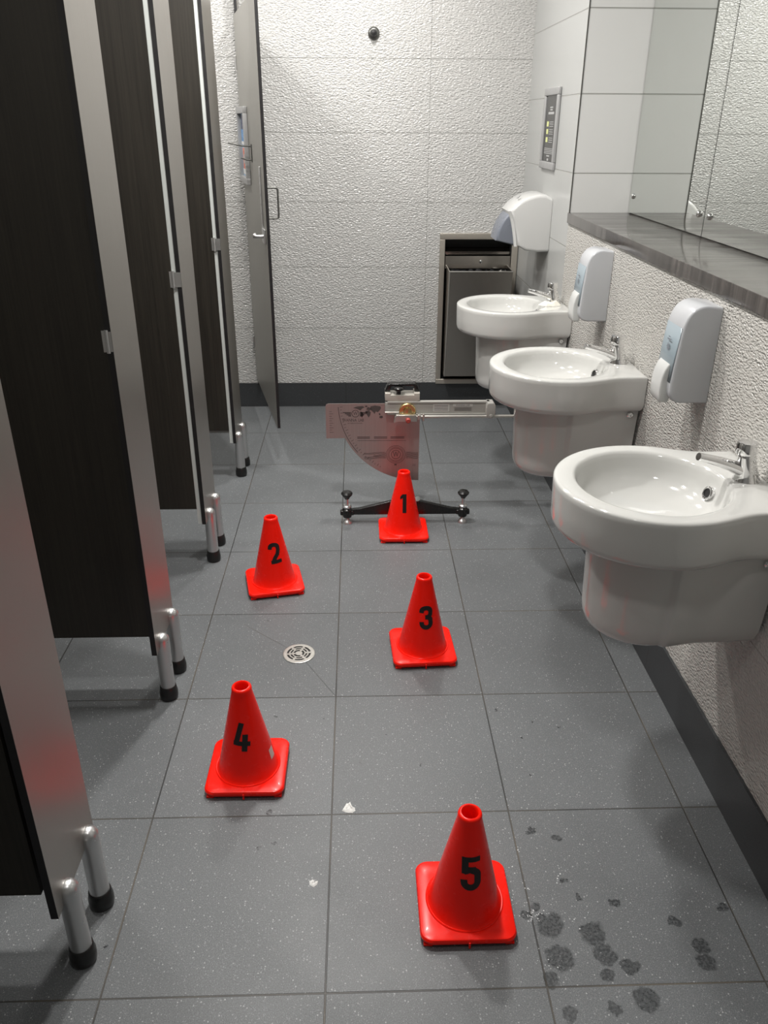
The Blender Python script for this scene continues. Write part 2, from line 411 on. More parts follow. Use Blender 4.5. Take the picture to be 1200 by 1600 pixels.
# shelf and mirror sheets
sh = obj('vanity_shelf', B(XW-.008, XM+.012, YF+.02, YN-.001, ZS, ZS+.042, bev=.002), 'shelf', None)
tag(sh, 'long streaked brown stone-look shelf below the mirror', 'shelf')
ZM = ZS + .0425
def mirror(y0, y1, label):
    t = thing('wall_mirror', label, 'mirror', (XM, (y0+y1)/2, ZM), 0, None)
    h = (y1-y0)/2
    obj('mirror_glass', B(0, .008, -h+.0012, h-.0012, .0015, 1.42), ['mirror'], t, False)
    obj('backing_edge', B(.0085, .0115, -h, h, 0, 1.422), 'dark', t, False)
    for yy in (-h+.045, h-.045):
        b = bmesh.new()
        lathe(b, [(.0115, 0), (.0115, .003), (.0095, .008), (.005, .0105), (.0005, .011)], 20, mat=Matrix.Translation((0, yy, .07)) @ Matrix.Rotation(-PI/2, 4, 'Y'))
        obj('mirror_screw', b, 'chrome', t)
    return t
mirror(1.822, YN-.002, 'mirror sheet at the far end of the shelf, beside the white tiled return')
mirror(.30, 1.820, 'mirror sheet nearest the camera, cut off by the right edge of the photo')

# ------------------------------------------------------------------ ceiling lamps
for i, (x, y, w, r) in enumerate(DOWNLIGHTS):
    t = thing('ceiling_downlight', ['round ceiling downlight behind the camera', 'round ceiling downlight above the nearest basin aisle', 'round ceiling downlight above the middle of the aisle', 'round ceiling downlight by the back wall', 'round ceiling downlight inside the open end stall', 'round ceiling downlight inside the third stall', 'round ceiling downlight inside the second stall'][i], 'ceiling light', (x, y, CEIL), 0, None)
    b = bmesh.new(); lathe(b, [(r+.02, 0), (r+.02, -.004), (r+.003, -.008), (r+.001, -.002)], 32, cap=False); obj('bezel', b, 'alu', t)
    b = bmesh.new(); lathe(b, [(.001, -.003), (r, -.003)], 32, cap=False); obj('lens', b, 'lamp', t, False)
    ld = bpy.data.lights.new('downlight', 'AREA'); ld.shape = 'DISK'; ld.size = r*2; ld.energy = w; ld.color = (1, .975, .94)
    lo = bpy.data.objects.new('lamp', ld); C.objects.link(lo); lo.parent = t; lo.location = (0, 0, -.012)

# ------------------------------------------------------------------ toilet cubicles
XP = -.510           # front face of the pilasters
PILZ = 2.55
pil = [(.035, .262), (.890, 1.117), (1.735, 1.965), (2.600, 2.830)]
legy = [(.088, .222), (.945, 1.080), (1.800, 1.938), (2.662, 2.795)]
names = ['nearest the camera', 'second from the camera', 'third from the camera', 'farthest from the camera']
def leg_mesh(r=.0215, h=.232):
    b = bmesh.new()
    prof = [(r, .035)] + [(r, .17), (r+.0006, .172), (r+.0006, h-.022)] + [((r+.0006)*math.cos(a), h-.022+.022*math.sin(a)) for a in [PI/2*k/8 for k in range(1, 8)]] + [(.0008, h)]
    lathe(b, prof, 28); return b
def foot_mesh():
    b = bmesh.new(); lathe(b, [(.020, 0), (.0255, .002), (.0275, .010), (.0275, .026), (.0255, .034), (.0245, .044), (.0225, .046)], 28); return b
leg_me = None
for i, ((y0, y1), ly) in enumerate(zip(pil, legy)):
    t = thing('partition_pilaster', 'silver cubicle front panel on two capped legs, ' + names[i], 'partition panel', (XP, (y0+y1)/2, 0), 0, 'cubicle front panels')
    yc = (y0+y1)/2
    b = bmesh.new(); box(b, -.0006, 0, y0-yc, y1-yc, .192, PILZ); obj('silver_facing', b, 'silver', t, False)
    b = bmesh.new(); box(b, -.0150, -.0006, y0-yc, y1-yc, .192, PILZ); obj('black_core', b, 'core', t, False)
    if i >= 2:
        b = bmesh.new(); box(b, -.031, -.0152, y0-yc+.006, y0-yc+.009, .192, PILZ); obj('jamb_strip', b, 'strip', t, False)
    for k, y in enumerate(ly):
        l = obj('leg', leg_mesh(), 'alu', t); l.location = (.003, y-yc, 0)
        f = obj('rubber_foot', foot_mesh(), 'rubber', l)
# divider walls between cubicles (seen as the pale strip beside the doors)
dl = ['first', 'second', 'third', 'fourth']
for i in range(4):
    y = pil[i][0] + (.150 if i else .12)
    t = obj('partition_divider', B(XL+.002, XP-.016, y, y+.013, .192, 2.1), 'silver_in', None, False)
    tag(t, f'pale grey dividing wall behind the {dl[i]} silver front panel from the camera', 'partition divider', 'cubicle dividing walls')
# dark wood doors, opened inwards, hung on the near edge of each pilaster
for i in range(4):
    y = pil[i][0] + .004; w = .60
    gap = [.024, .016, .031, .031][i]
    x1 = XP - gap; x0 = x1 - w
    t = thing('cubicle_door', 'dark wood laminate cubicle door standing open inwards, ' + ['lowest at the left edge of the photo', 'large one with a small hinge, left of the second silver panel', 'left of the third silver panel from the camera', 'left of the farthest legged silver panel'][i], 'door', (x1, y, 0), 0, 'dark cubicle doors')
    obj('door_leaf', B(-w, 0, 0, .013, .255, 2.06), 'wood', t, False)
    for z in (1.105,):
        b = bmesh.new()
        tube(b, [(.004, -.003, z-.028), (.004, -.003, z+.028)], .0048, 14)
        box(b, -.008, .004, -.002, 0, z-.026, z+.026); box(b, .004, gap-.001, -.006, -.004, z-.024, z+.024)
        obj('hinge', b, 'alu', t)
    b = bmesh.new(); box(b, -w+.02, -w+.05, -.016, -.0003, 1.06, 1.12, bev=.003); obj('latch', b, 'alu', t)

# end stall: wall-side pilaster and its door opened outwards, pale inner face towards us
t = thing('partition_pilaster', 'narrow cubicle jamb on the back wall, behind the outward-opened door', 'partition panel', (XP-.02, 3.715, 0))
obj('silver_facing', B(-.0006+.02, .02, -.03, .031, .152, PILZ), 'silver', t, False)
obj('black_core', B(.004, .0194, -.03, .031, .152, PILZ), 'core', t, False)
H = Vector((-.53, 3.68, 0)); N = Vector((-.33, 2.80, 0)); dv = (N - H); DL = dv.length; ang = math.atan2(dv.y, dv.x)
t = thing('cubicle_door', 'pale grey cubicle door opened outwards by the back wall, with poster frame and pull handle', 'door', H, ang, None)
# local x runs along the door to its free end, local +y points to the corridor side (away from us), -y is the inner face
DT = .014
obj('inner_facing', B(0, DL, -.0006, 0, .195, 2.06), 'silver_in', t, False)
obj('black_core', B(0, DL, 0, DT-.0006, .195, 2.06), 'core', t, False)
obj('outer_facing', B(0, DL, DT-.0006, DT, .195, 2.06), 'wood', t, False)
b = bmesh.new(); hx = DL-.045
tube(b, [(hx, DT, 1.185)] + [(hx, DT+.05-.012+.012*math.sin(a), 1.185+.012-.012*math.cos(a)) for a in [PI/2*k/5 for k in range(6)]] + [(hx, DT+.05-.012+.012*math.cos(a), 1.315-.012+.012*math.sin(a)) for a in [PI/2*k/5 for k in range(6)]] + [(hx, DT, 1.315)], .0045, 12)
obj('pull_handle', b, 'alud', t)
b = bmesh.new(); box(b, .765, .795, -.006, -.0007, 1.135, 1.40, bev=.002)
for z in (1.16, 1.2, 1.24, 1.28, 1.32, 1.36): box(b, .777, .783, -.0075, -.006, z-.004, z+.004)
obj('indicator_rail', b, 'alu', t)
b = bmesh.new(); box(b, .79, .87, -.010, -.0007, 1.075, 1.14, bev=.003)
tube(b, [(.825, -.010, 1.105), (.825, -.040, 1.105), (.815, -.046, 1.108)], [.008, .008, .013], 16); obj('latch', b, 'alu', t)
b = bmesh.new(); tube(b, [(.47, -.001, 1.475), (.46, -.040, 1.476), (.44, -.075, 1.482), (.425, -.105, 1.489)], [.004, .0035, .003, .0035], 10)
tube(b, [(.47, -.001, 1.415), (.462, -.025, 1.415), (.452, -.050, 1.424)], [.004, .0035, .004], 10); box(b, .465, .49, -.005, -.0007, 1.405, 1.485, bev=.002)
obj('coat_hook', b, 'alud', t)
for z in (.42, 1.85):
    b = bmesh.new(); tube(b, [(-.004, -.004, z-.03), (-.004, -.004, z+.03)], .006, 12); obj('hinge', b, 'alu', t)
# poster frame hung on that door
pf = thing('poster_frame', 'silver framed colour poster on the inner face of the outward-opened door', 'poster', (H.x, H.y, 0), ang)
def frame(bm, x0, x1, z0, z1, w, d0, d1, mi=0):
    for a in ((x0, x1, z1-w, z1), (x0, x1, z0, z0+w), (x0, x0+w, z0+w, z1-w), (x1-w, x1, z0+w, z1-w)):
        box(bm, a[0], a[1], d0, d1, a[2], a[3], bev=.002)
    return bm
obj('frame', frame(bmesh.new(), .02, .365, 1.295, 1.648, .030, -.022, -.001), 'frame', pf)
b = bmesh.new()
for (x0, x1, z0, z1, mi) in ((.05,.335,1.325,1.618,0),(.06,.33,1.545,1.612,1),(.06,.33,1.49,1.545,2),(.06,.33,1.475,1.49,3),(.06,.33,1.42,1.475,0),(.09,.31,1.36,1.46,4),(.12,.28,1.385,1.43,5),(.08,.2,1.335,1.36,6)):
    d = -.003 - .0006*mi - (.0006 if mi == 0 and z1 < 1.5 else 0); box(b, x0, x1, d-.0005, d, z0, z1, mi)
obj('printed_sheet', b, ['sky', 'navy', 'blue', 'wht', 'orange', 'pink', 'wht'], pf, False)

# ------------------------------------------------------------------ wash basins
def d_outline(cx_w, hw, R, n=160, k=.012, rc=.012):
    """radius by angle of circle R joined to a block reaching x=cx_w, half width hw"""
    angs = sorted(set([round(2*PI*i/n - PI, 5) for i in range(n)] + [round(math.atan2(hw, cx_w)+d, 5) for d in (-.04, -.02, 0, .02, .04)] + [round(-math.atan2(hw, cx_w)+d, 5) for d in (-.04, -.02, 0, .02, .04)]))
    out = []
    for a in angs:
        c, s = math.cos(a), math.sin(a)
        rb = 0
        if c > 0:
            rb = min(cx_w / c, hw / max(abs(s), 1e-6))
        if rb > R - .05:
            h = max(0, k*3 - abs(rb - R)) / (k*3); r = max(rb, R) + h*h*k*3/4 if rb < R + .06 else rb
            if cx_w / max(c, 1e-6) <= hw / max(abs(s), 1e-6): r = max(rb, R) if rb >= R else R
        else: r = R
        out.append((a, r))
    return out
BCX = .745
def basin(label, yc):
    t = thing('wash_basin', label, 'wash basin', (BCX, yc, 0), 0, 'semi-pedestal wash basins')
    wx = XW - .002 - BCX
    OL = d_outline(wx, .176, .222)
    b = bmesh.new()
    def ring(off, z, fn=None):
        r = []
        for a, R in OL:
            rr = R - off; x, y = rr*math.cos(a), rr*math.sin(a)
            x = min(x, wx) if off < .02 else x
            r.append((x, y, z))
        return r
    def inner(sc, z, ex=0):
        r = []
        for a, R in OL:
            rx, ry = .172*sc, .182*sc; c, s = math.cos(a), math.sin(a)
            rr = 1/math.sqrt((c/rx)**2 + (s/ry)**2)
            r.append((rr*c - .006 + ex, rr*s, z))
        return r
    rs = [ring(.09, .742), ring(.022, .738), ring(.010, .741), ring(.003, .749), ring(0, .760), ring(-.001, .80), ring(-.002, .838), ring(-.002, .8495), ring(.0, .8530), ring(.004, .8550), ring(.012, .8556)]
    rs += [inner(1.03, .8552), inner(1.0, .8535), inner(.975, .848), inner(.955, .838), inner(.93, .82), inner(.88, .80), inner(.78, .782), inner(.6, .769), inner(.4, .762), inner(.2, .758), inner(.12, .757)]
    rings_mesh(b, rs, True, False, True)
    o = obj('basin_bowl', b, 'ceramic', t, True, 55)
    # half pedestal
    b = bmesh.new(); pcx = .020; pw = wx - pcx - .008
    OP = d_outline(pw, .147, .1485, 120)
    def pr(off, z):
        out = []
        for a, R in OP:
            x = (R-off)*math.cos(a)+pcx
            out.append((x, (R-off)*math.sin(a), z + ((x-.0)*.075 if z < .56 else 0)))
        return out
    rings_mesh(b, [pr(-.004, .742), pr(-.002, .70), pr(.002, .60), pr(.004, .54), pr(.006, .518), pr(.012, .500), pr(.022, .491), pr(.040, .488)], True, True, True)
    obj('half_pedestal', b, 'ceramic', t, True, 50)
    # overflow ring
    d = Vector((.150, .020, 0)); c = Vector((.1435, .026, .8085)); nrm = Vector((-.93, -.17, .34)).normalized()
    q = nrm.to_track_quat('Z', 'Y').to_matrix().to_4x4()
    b = bmesh.new(); lathe(b, [(.0115, .000), (.0115, .006), (.014, .0068), (.017, .005), (.017, -.004)], 28, cap=False, mat=Matrix.Translation(c) @ q)
    ov = obj('overflow_ring', b, 'chrome', t)
    b = bmesh.new(); lathe(b, [(.0001, .0035), (.0117, .0035)], 28, cap=False, mat=Matrix.Translation(c) @ q); obj('overflow_hole', b, 'dark', ov)
    b = bmesh.new(); lathe(b, [(.021, .7575), (.021, .7605), (.016, .7625), (.0001, .763)], 28, cap=True, mat=Matrix.Translation((-.006, 0, 0))); obj('waste_plug', b, 'chrome', t)
    for s in (-1, 1):
        Mx = Matrix.Translation((wx-.032, s*.1525, .722)) @ Matrix.Rotation(-s*PI/2, 4, 'X')
        b = bmesh.new(); lathe(b, [(.011, -.006), (.011, .003), (.008, .006), (.004, .006), (.004, .002), (.0002, .002)], 20, mat=Mx); obj('mounting_cap', b, 'chrome', t)
    b = bmesh.new(); box(b, wx-.095, wx-.060, -.1772, -.1766, .835, .8362); obj('maker_mark', b, 'etch', t, False)
    return t
BY = [.610, 1.600, 2.590]
for y, l in zip(BY, ['white ceramic basin nearest the camera, cut off by the right edge', 'white ceramic basin in the middle of the row of three', 'white ceramic basin farthest away, beside the steel bin']): basin(l, y)

def make_tap(label, yc):
    t = thing('basin_tap', label, 'tap', (.956, yc, .8558), 0, 'push button basin taps')
    b = bmesh.new()
    rs = []
    for k in range(9):
        f = k/8; z = .056*f; rx = .0285 - .0085*f + .003*math.exp(-f*9); ry = .026 - .0065*f + .003*math.exp(-f*9); ox = -.010*f
        rs.append([(ox + rx*math.cos(a), ry*math.sin(a), z) for a in [2*PI*i/28 for i in range(28)]])
    rings_mesh(b, rs, True, True, True)
    obj('tap_body', b, 'chrome', t, True, 60)
    b = bmesh.new(); rs = []
    P = bez((.004, .012, 0), (-.030, .030, 0), (-.060, .042, 0), (-.120, .056, 0), 12)
    for k, (x, z, _) in enumerate(P):
        f = k/12; w = .020 - .0085*f; h = .017 - .0085*f
        tx = -.93; sx, sz = (.35, .94)
        rs.append([(x + math.sin(a)*h*.35, w*math.cos(a), z + math.sin(a)*h*.95) for a in [2*PI*i/24 for i in range(24)]])
    rings_mesh(b, rs, True, True, True)
    obj('spout', b, 'chrome', t, True, 50)
    b = bmesh.new(); lathe(b, [(.0175, .050), (.0170, .062), (.0165, .063)], 28, mat=Matrix.Translation((-.010, 0, 0))); obj('neck_ring', b, 'chrome', t)
    b = bmesh.new(); lathe(b, [(.0185, .0615), (.0225, .064), (.0230, .068), (.0220, .086), (.0200, .0900), (.012, .092), (.0002, .0925)], 28, mat=Matrix.Translation((-.011, 0, 0)) @ Matrix.Rotation(-.04, 4, 'Y')); obj('push_button', b, 'chrome', t, True, 35)
    return t
for y, l in zip(BY, ['chrome push tap on the nearest basin', 'chrome push tap on the middle basin', 'chrome push tap on the farthest basin, beside crumpled tissue']): make_tap(l, y+.0)

# ------------------------------------------------------------------ soap dispensers (origin: near lower corner on the wall)
def dispenser(label, y, z):
    t = thing('soap_dispenser', label, 'soap dispenser', (XW-.001, y, z), 0, 'wall soap dispensers')
    W, Hh, D = .116, .252, .104
    # side profile in (x, z), x negative away from the wall
    prof = [(0, 0), (0, Hh)] + [(p[0], p[1]) for p in bez((-.040, Hh+.004), (-.072, Hh+.002), (-.086, Hh-.018), (-.093, Hh-.050), 8)] + [(-.100, .12), (-.104, .055)] + [(p[0], p[1]) for p in bez((-.104, .040), (-.104, .012), (-.092, .002), (-.066, .0), 8)]
    b = bmesh.new(); prism(b, prof, 0, W, 'y', bev=.007, sel=lambda e: not all(abs(v.co.x) < 1e-5 for v in e.verts))
    obj('cover', b, 'white_plastic', t, True, 35)
    # blue grey window wrapping the front face
    b = bmesh.new(); pw = [(-.0935, .198), (-.1005, .12), (-.1040, .056)]
    rs = []
    for (x, z) in pw: rs.append([(x-.0003, .0055, z), (x-.0012, .010, z), (x-.0012, W-.010, z), (x-.0003, W-.0055, z)])
    rings_mesh(b, rs, False); w = obj('level_window', b, 'bluegrey', t, True, 60)
    so = w.modifiers.new('s', 'SOLIDIFY'); so.thickness = .0012; so.offset = 0
    # lever
    lp = [(-.092, .010), (-.100, .098)] + list(bez((-.106, .101), (-.120, .085), (-.126, .05), (-.120, .002), 8)) + [(-.116, -.004), (-.094, -.004)]
    b = bmesh.new(); prism(b, lp, .022, W-.022, 'y', bev=.008, seg=4); obj('push_lever', b, 'lever', t, True, 45)
    b = bmesh.new()     # small flower mark and a line under it
    Mx = Matrix.Translation((-.1035, W/2, .140)) @ Matrix.Rotation(-PI/2, 4, 'Y') @ Matrix.Rotation(PI/2, 4, 'Z')
    for k in range(8):
        a = PI/4*k; quadstrip(b, stroke([(.003*math.cos(a), .003*math.sin(a)), (.011*math.cos(a), .011*math.sin(a))], .003), Mx)
    quadstrip(b, stroke([(-.012, -.019), (.012, -.019)], .0035), Mx); quadstrip(b, stroke([(-.006, -.026), (.006, -.026)], .0025), Mx)
    obj('printed_mark', b, 'dryer_grey', t, False)
    return t
dispenser('white soap dispenser above the gap before the nearest basin', .980, .913)
dispenser('white soap dispenser between the middle and farthest basins', 1.940, .916)

# ------------------------------------------------------------------ hand dryer
t = thing('hand_dryer', 'white hand dryer with grey nozzle hood on the smooth wall above the bin', 'hand dryer', (XW-.001, 2.985, 0))
Wd = .25
prof = [(0, 1.020), (0, 1.262), (-.03, 1.278)] + list(bez((-.06, 1.279), (-.13, 1.270), (-.17, 1.240), (-.195, 1.205), 8)) + list(bez((-.188, 1.190), (-.172, 1.15), (-.158, 1.10), (-.150, 1.048), 6))[1:] + [(-.11, 1.026), (-.05, 1.018)]
b = bmesh.new(); prism(b, prof, 0, Wd, 'y', bev=.016, seg=4, sel=lambda e: not all(abs(v.co.x) < 1e-5 for v in e.verts)); obj('housing', b, 'dryer', t, True, 40)
b = bmesh.new()
gp = list(bez((-.190, 1.196), (-.222, 1.170), (-.245, 1.120), (-.252, 1.068), 8)) + [(-.150, 1.044)] + list(bez((-.158, 1.090), (-.165, 1.13), (-.175, 1.17), (-.190, 1.192), 6))[:-1]
prism(b, gp, .035, Wd-.035, 'y', bev=.012, seg=3); obj('nozzle_hood', b, 'dryer_grey', t, True, 40)
b = bmesh.new(); rs = []
for (x, z) in bez((-.197, 1.205), (-.178, 1.16), (-.166, 1.10), (-.158, 1.044), 8): rs.append([(x-.006, .022, z-.002), (x+.006, .012, z), (x+.006, Wd-.012, z), (x-.006, Wd-.022, z-.002)])
rings_mesh(b, rs, True, True, True); obj('hood_rim', b, 'dryer', t, True, 50)
b = bmesh.new(); prism(b, [(-.135, .045), (-.158, .063), (-.155, .03)], -.0002, .002, 'z', mat=Matrix.Translation((-.0, .028, 1.262)) @ Matrix.Rotation(0, 4, 'Y'))
bmesh.ops.rotate(b, verts=b.verts[:], cent=Vector((-.148, .06, 1.262)), matrix=Matrix.Rotation(-.72, 3, 'Y'))
obj('hand_symbol', b, 'dryer_icon', t, False)

# ------------------------------------------------------------------ framed black notice on the smooth wall
t = thing('notice_frame', 'narrow framed black notice with yellow marks on the smooth white wall above the dryer', 'sign', (XW-.001, 3.0, 1.383))
b = bmesh.new(); w_, h_ = .30, .347
for a in ((0, w_, h_-.032, h_), (0, w_, 0, .032), (0, .030, .032, h_-.032), (w_-.030, w_, .032, h_-.032)): box(b, -.014, 0, a[0], a[1], a[2], a[3], bev=.004)
obj('frame', b, 'frame', t)
obj('black_panel', B(-.006, -.001, .030, w_-.030, .030, h_-.030), 'poster', t, False)
b = bmesh.new()
def bar(y0, y1, z0, z1, mi=0): box(b, -.0066, -.0060, y0, y1, z0, z1, mi)
bar(.12, .18, .262, .268); bar(.125, .175, .252, .258); bar(.09, .21, .236, .246)
for k, z in enumerate((.196, .163, .128)):
    bar(.185, .225, z-.012, z+.010, 1)
    for j in range(3): bar(.085, .165, z+.006-j*.009, z+.0085-j*.009)
for j in range(4): bar(.06, .24, .088-j*.007, .0905-j*.007)
bar(.12, .18, .054, .060); bar(.135, .165, .036, .046)
obj('printed_lines', b, ['txt', 'yel'], t, False)
# small sensor on the back wall
t = thing('wall_sensor', 'small round dark fitting high on the back wall', 'wall fitting', (.172, YB, 1.992))
Mx = Matrix.Rotation(PI/2, 4, 'X')
b = bmesh.new(); lathe(b, [(.030, 0), (.030, .006), (.026, .012), (.019, .016)], 32, mat=Mx); obj('chrome_collar', b, 'alud', t)
b = bmesh.new(); lathe(b, [(.018, .010), (.017, .030), (.012, .037), (.0005, .038)], 28, mat=Mx); obj('dark_knob', b, 'rubber', t)

# ------------------------------------------------------------------ recessed steel towel cabinet and bin
t = thing('towel_bin_cabinet', 'stainless steel recessed paper towel cabinet and bin in the back wall corner', 'waste bin', (.5, YB, 0))
x0, x1, z0, z1 = .047, .494, .140, 1.018
b = bmesh.new()
for a in ((x0, x1, z1-.034, z1), (x0, x1, z0, z0+.030), (x0, x0+.030, z0+.03, z1-.034), (x1-.034, x1, z0+.03, z1-.034)): box(b, a[0], a[1], -.014, -.0002, a[2], a[3], bev=.003)
obj('outer_frame', b, 'steel_frame', t)
b = bmesh.new(); ox0, ox1 = OX0-.5+.001, OX1-.5-.001
box(b, ox0, ox0+.004, .0, .112, OZ0+.002, OZ1-.002); box(b, ox1-.004, ox1, .0, .112, OZ0+.002, OZ1-.002); box(b, ox0, ox1, .108, .112, OZ0+.002, OZ1-.002); box(b, ox0, ox1, 0, .112, OZ0+.001, OZ0+.005)
box(b, ox0, ox1, 0, .112, OZ1-.005, OZ1-.001)
obj('recess_lining', b, 'dark', t, False)
b = bmesh.new(); prism(b, [(.050, .935), (.010, .915), (.012, .900), (.030, .905), (.055, .920)], ox0+.005, ox1-.005, 'x', bev=.001); obj('upper_lip', b, 'steel', t)
b = bmesh.new(); prism(b, [(-.004, .893), (.006, .893), (.010, .835), (.0, .820), (-.010, .825)], ox0+.005, ox1-.005, 'x', bev=.0015); fl = obj('towel_flap', b, 'steel', t)
b = bmesh.new(); lathe(b, [(.009, 0), (.009, .003), (.006, .005), (.0003, .005)], 20, mat=Matrix.Translation((.285, -.006, .862)) @ Matrix.Rotation(PI/2, 4, 'X')); lk = obj('key_lock', b, 'chrome', fl)
# receptacle leaning out of the frame at the top
bx0, bx1 = .088, .440; yt, yb_, zt, zb = -.205, -.118, .838, .218
b = bmesh.new()
def sheet(pts, th=.0):  # quad sheets
    vs = [b.verts.new(p) for p in pts]; b.faces.new(vs)
front = [(bx0, yb_, zb), (bx1, yb_, zb), (bx1, yt, zt), (bx0, yt, zt)]
sheet(front); sheet([(bx0, -.002, zb-.02), (bx0, yb_, zb), (bx0, yt, zt), (bx0, -.002, zt+.005)]); sheet([(bx1, -.002, zb-.02), (bx1, yb_, zb), (bx1, yt, zt), (bx1, -.002, zt+.005)]); sheet([(bx0, yb_, zb), (bx1, yb_, zb), (bx1, -.002, zb-.02), (bx0, -.002, zb-.02)])
bmesh.ops.remove_doubles(b, verts=b.verts[:], dist=1e-4)
r = obj('bin_receptacle', b, 'steel', t, False); so = r.modifiers.new('s', 'SOLIDIFY'); so.thickness = .003; so.offset = -1
bv = r.modifiers.new('b', 'BEVEL'); bv.width = .003; bv.segments = 2; bv.limit_method = 'ANGLE'
b = bmesh.new()
for seg in (((bx0, yt, zt), (bx1, yt, zt)), ((bx0, yt, zt), (bx0, -.01, zt+.005)), ((bx1, yt, zt), (bx1, -.01, zt+.005)), ((bx0, yt, zt), (bx0, yb_, zb))): tube(b, seg, .0028, 8)
obj('folded_rim', b, 'steel_light', r)
random.seed(4)
b = bmesh.new(); rows = []
for j in range(7):
    row = []
    for i in range(25):
        x = bx0+.012 + (bx1-bx0-.024)*i/24; y = yt+.012 + (.175)*j/6
        e = min(i, 24-i)/4; row.append((x, y, zt-.022 - .05*min(1, e, j/2, (6-j)/2) + random.uniform(-.01, .008)))
    rows.append(row)
rings_mesh(b, rows, False); obj('bin_liner', b, 'bag', r, True, 80)

# ------------------------------------------------------------------ floor drain
t = thing('floor_drain', 'round slotted metal floor drain between the cones', 'drain', (-.127, 1.156, 0), .12)
b = bmesh.new()
def annulus(bm, r0, r1, a0, a1, z0, z1, n=10, mi=0):
    def P(r, a, z): return (r*math.cos(a), r*math.sin(a), z)
    rs = []
    for k in range(n+1):
        a = a0 + (a1-a0)*k/n; rs.append([P(r0, a, z0), P(r1, a, z0), P(r1, a, z1), P(r0, a, z1)])
    rings_mesh(bm, rs, True, True, True, mi)
zt_, zz = .0034, .0012
for r0, r1 in ((.0, .0115), (.0185, .0225), (.0285, .0325), (.0395, .0505)):
    annulus(b, max(r0, .0003), r1, 0, 2*PI, zz, zt_, 48)
for r0, r1, off, k in ((.011, .019, .5, 3), (.022, .029, .0, 6), (.032, .040, .0, 6)):
    for i in range(k):
        a = 2*PI*(i + off)/k; annulus(b, r0, r1, a-.13*(.035/(r0+.008)), a+.13*(.035/(r0+.008)), zz, zt_, 3)
obj('grate', b, 'steel_light', t, True, 30)
b = bmesh.new(); lathe(b, [(.0001, .001), (.049, .001)], 40, cap=False); obj('dark_sump', b, 'dark', t, False)
b = bmesh.new(); lathe(b, [(.0525, .0004), (.0525, .0026), (.0507, .003), (.0505, .0005)], 48, cap=False); obj('rim_ring', b, 'steel_light', t)

# ------------------------------------------------------------------ traffic cones
DIG = {
 '1': [([(.30, .80), (.52, .93), (.52, .0)], 'p')],
}
def digit_quads(d):
    """strokes in a box 0.5 wide, 1 high, centred on x=0; heavy condensed figures"""
    w = .185; Q = []
    if d == 1:
        Q += stroke([(.03, 0), (.03, 1)], .20); Q.append((Vector((-.07, 1)), Vector((-.07, .80)), Vector((-.20, .70)), Vector((-.20, .855))))
    elif d == 2:
        P = [(-.19, .70)] + [(-.0+.185*math.cos(a), .745+.165*math.sin(a)) for a in [PI - PI*k/10 for k in range(11)]] + [(.18, .62), (.12, .44), (-.02, .28), (-.13, .08)]
        Q += stroke(P, w); Q += stroke([(-.23, .085), (.27, .085)], .17)
    elif d == 3:
        P = [(-.19, .70)] + [(.185*math.cos(a), .745+.165*math.sin(a)) for a in [PI - PI*k/10 for k in range(11)]] + [(.17, .62), (.10, .535), (-.04, .525)]
        Q += stroke(P, w)
        P = [(-.04, .525), (.10, .515), (.175, .43)] + [(.185*math.cos(a), .255+.165*math.sin(a)) for a in [0 - PI*k/10 for k in range(11)]] + [(-.19, .32)]
        Q += stroke(P, w)
    elif d == 4:
        Q += stroke([(-.02, 1.0), (-.17, .25)], .17); Q += stroke([(-.26, .27), (.30, .27)], .16); Q += stroke([(.12, .60), (.12, 0)], .18)
    elif d == 5:
        Q += stroke([(-.16, 1.0), (-.16, .50)], .18); Q += stroke([(-.25, .925), (.25, .925)], .15)
        P = [(-.20, .56), (-.06, .62), (.06, .61)] + [(.03+.155*math.cos(a), .44+.15*math.sin(a)) for a in [PI*.42 - PI*.42*k/5 for k in range(6)]] + [(-.0+.185*math.cos(a), .25+.165*math.sin(a)) for a in [0 - PI*k/10 for k in range(11)]] + [(-.19, .32)]
        Q += stroke(P, w)
    return Q
def coner(z): return .0790 - (.0790-.0262) * (z-.026) / (.270-.026)
def rsquare(h, r, z, n=8, bulge=0):
    return [(x, y, z) for x, y in rrect(-h, h, -h, h, r, n)]
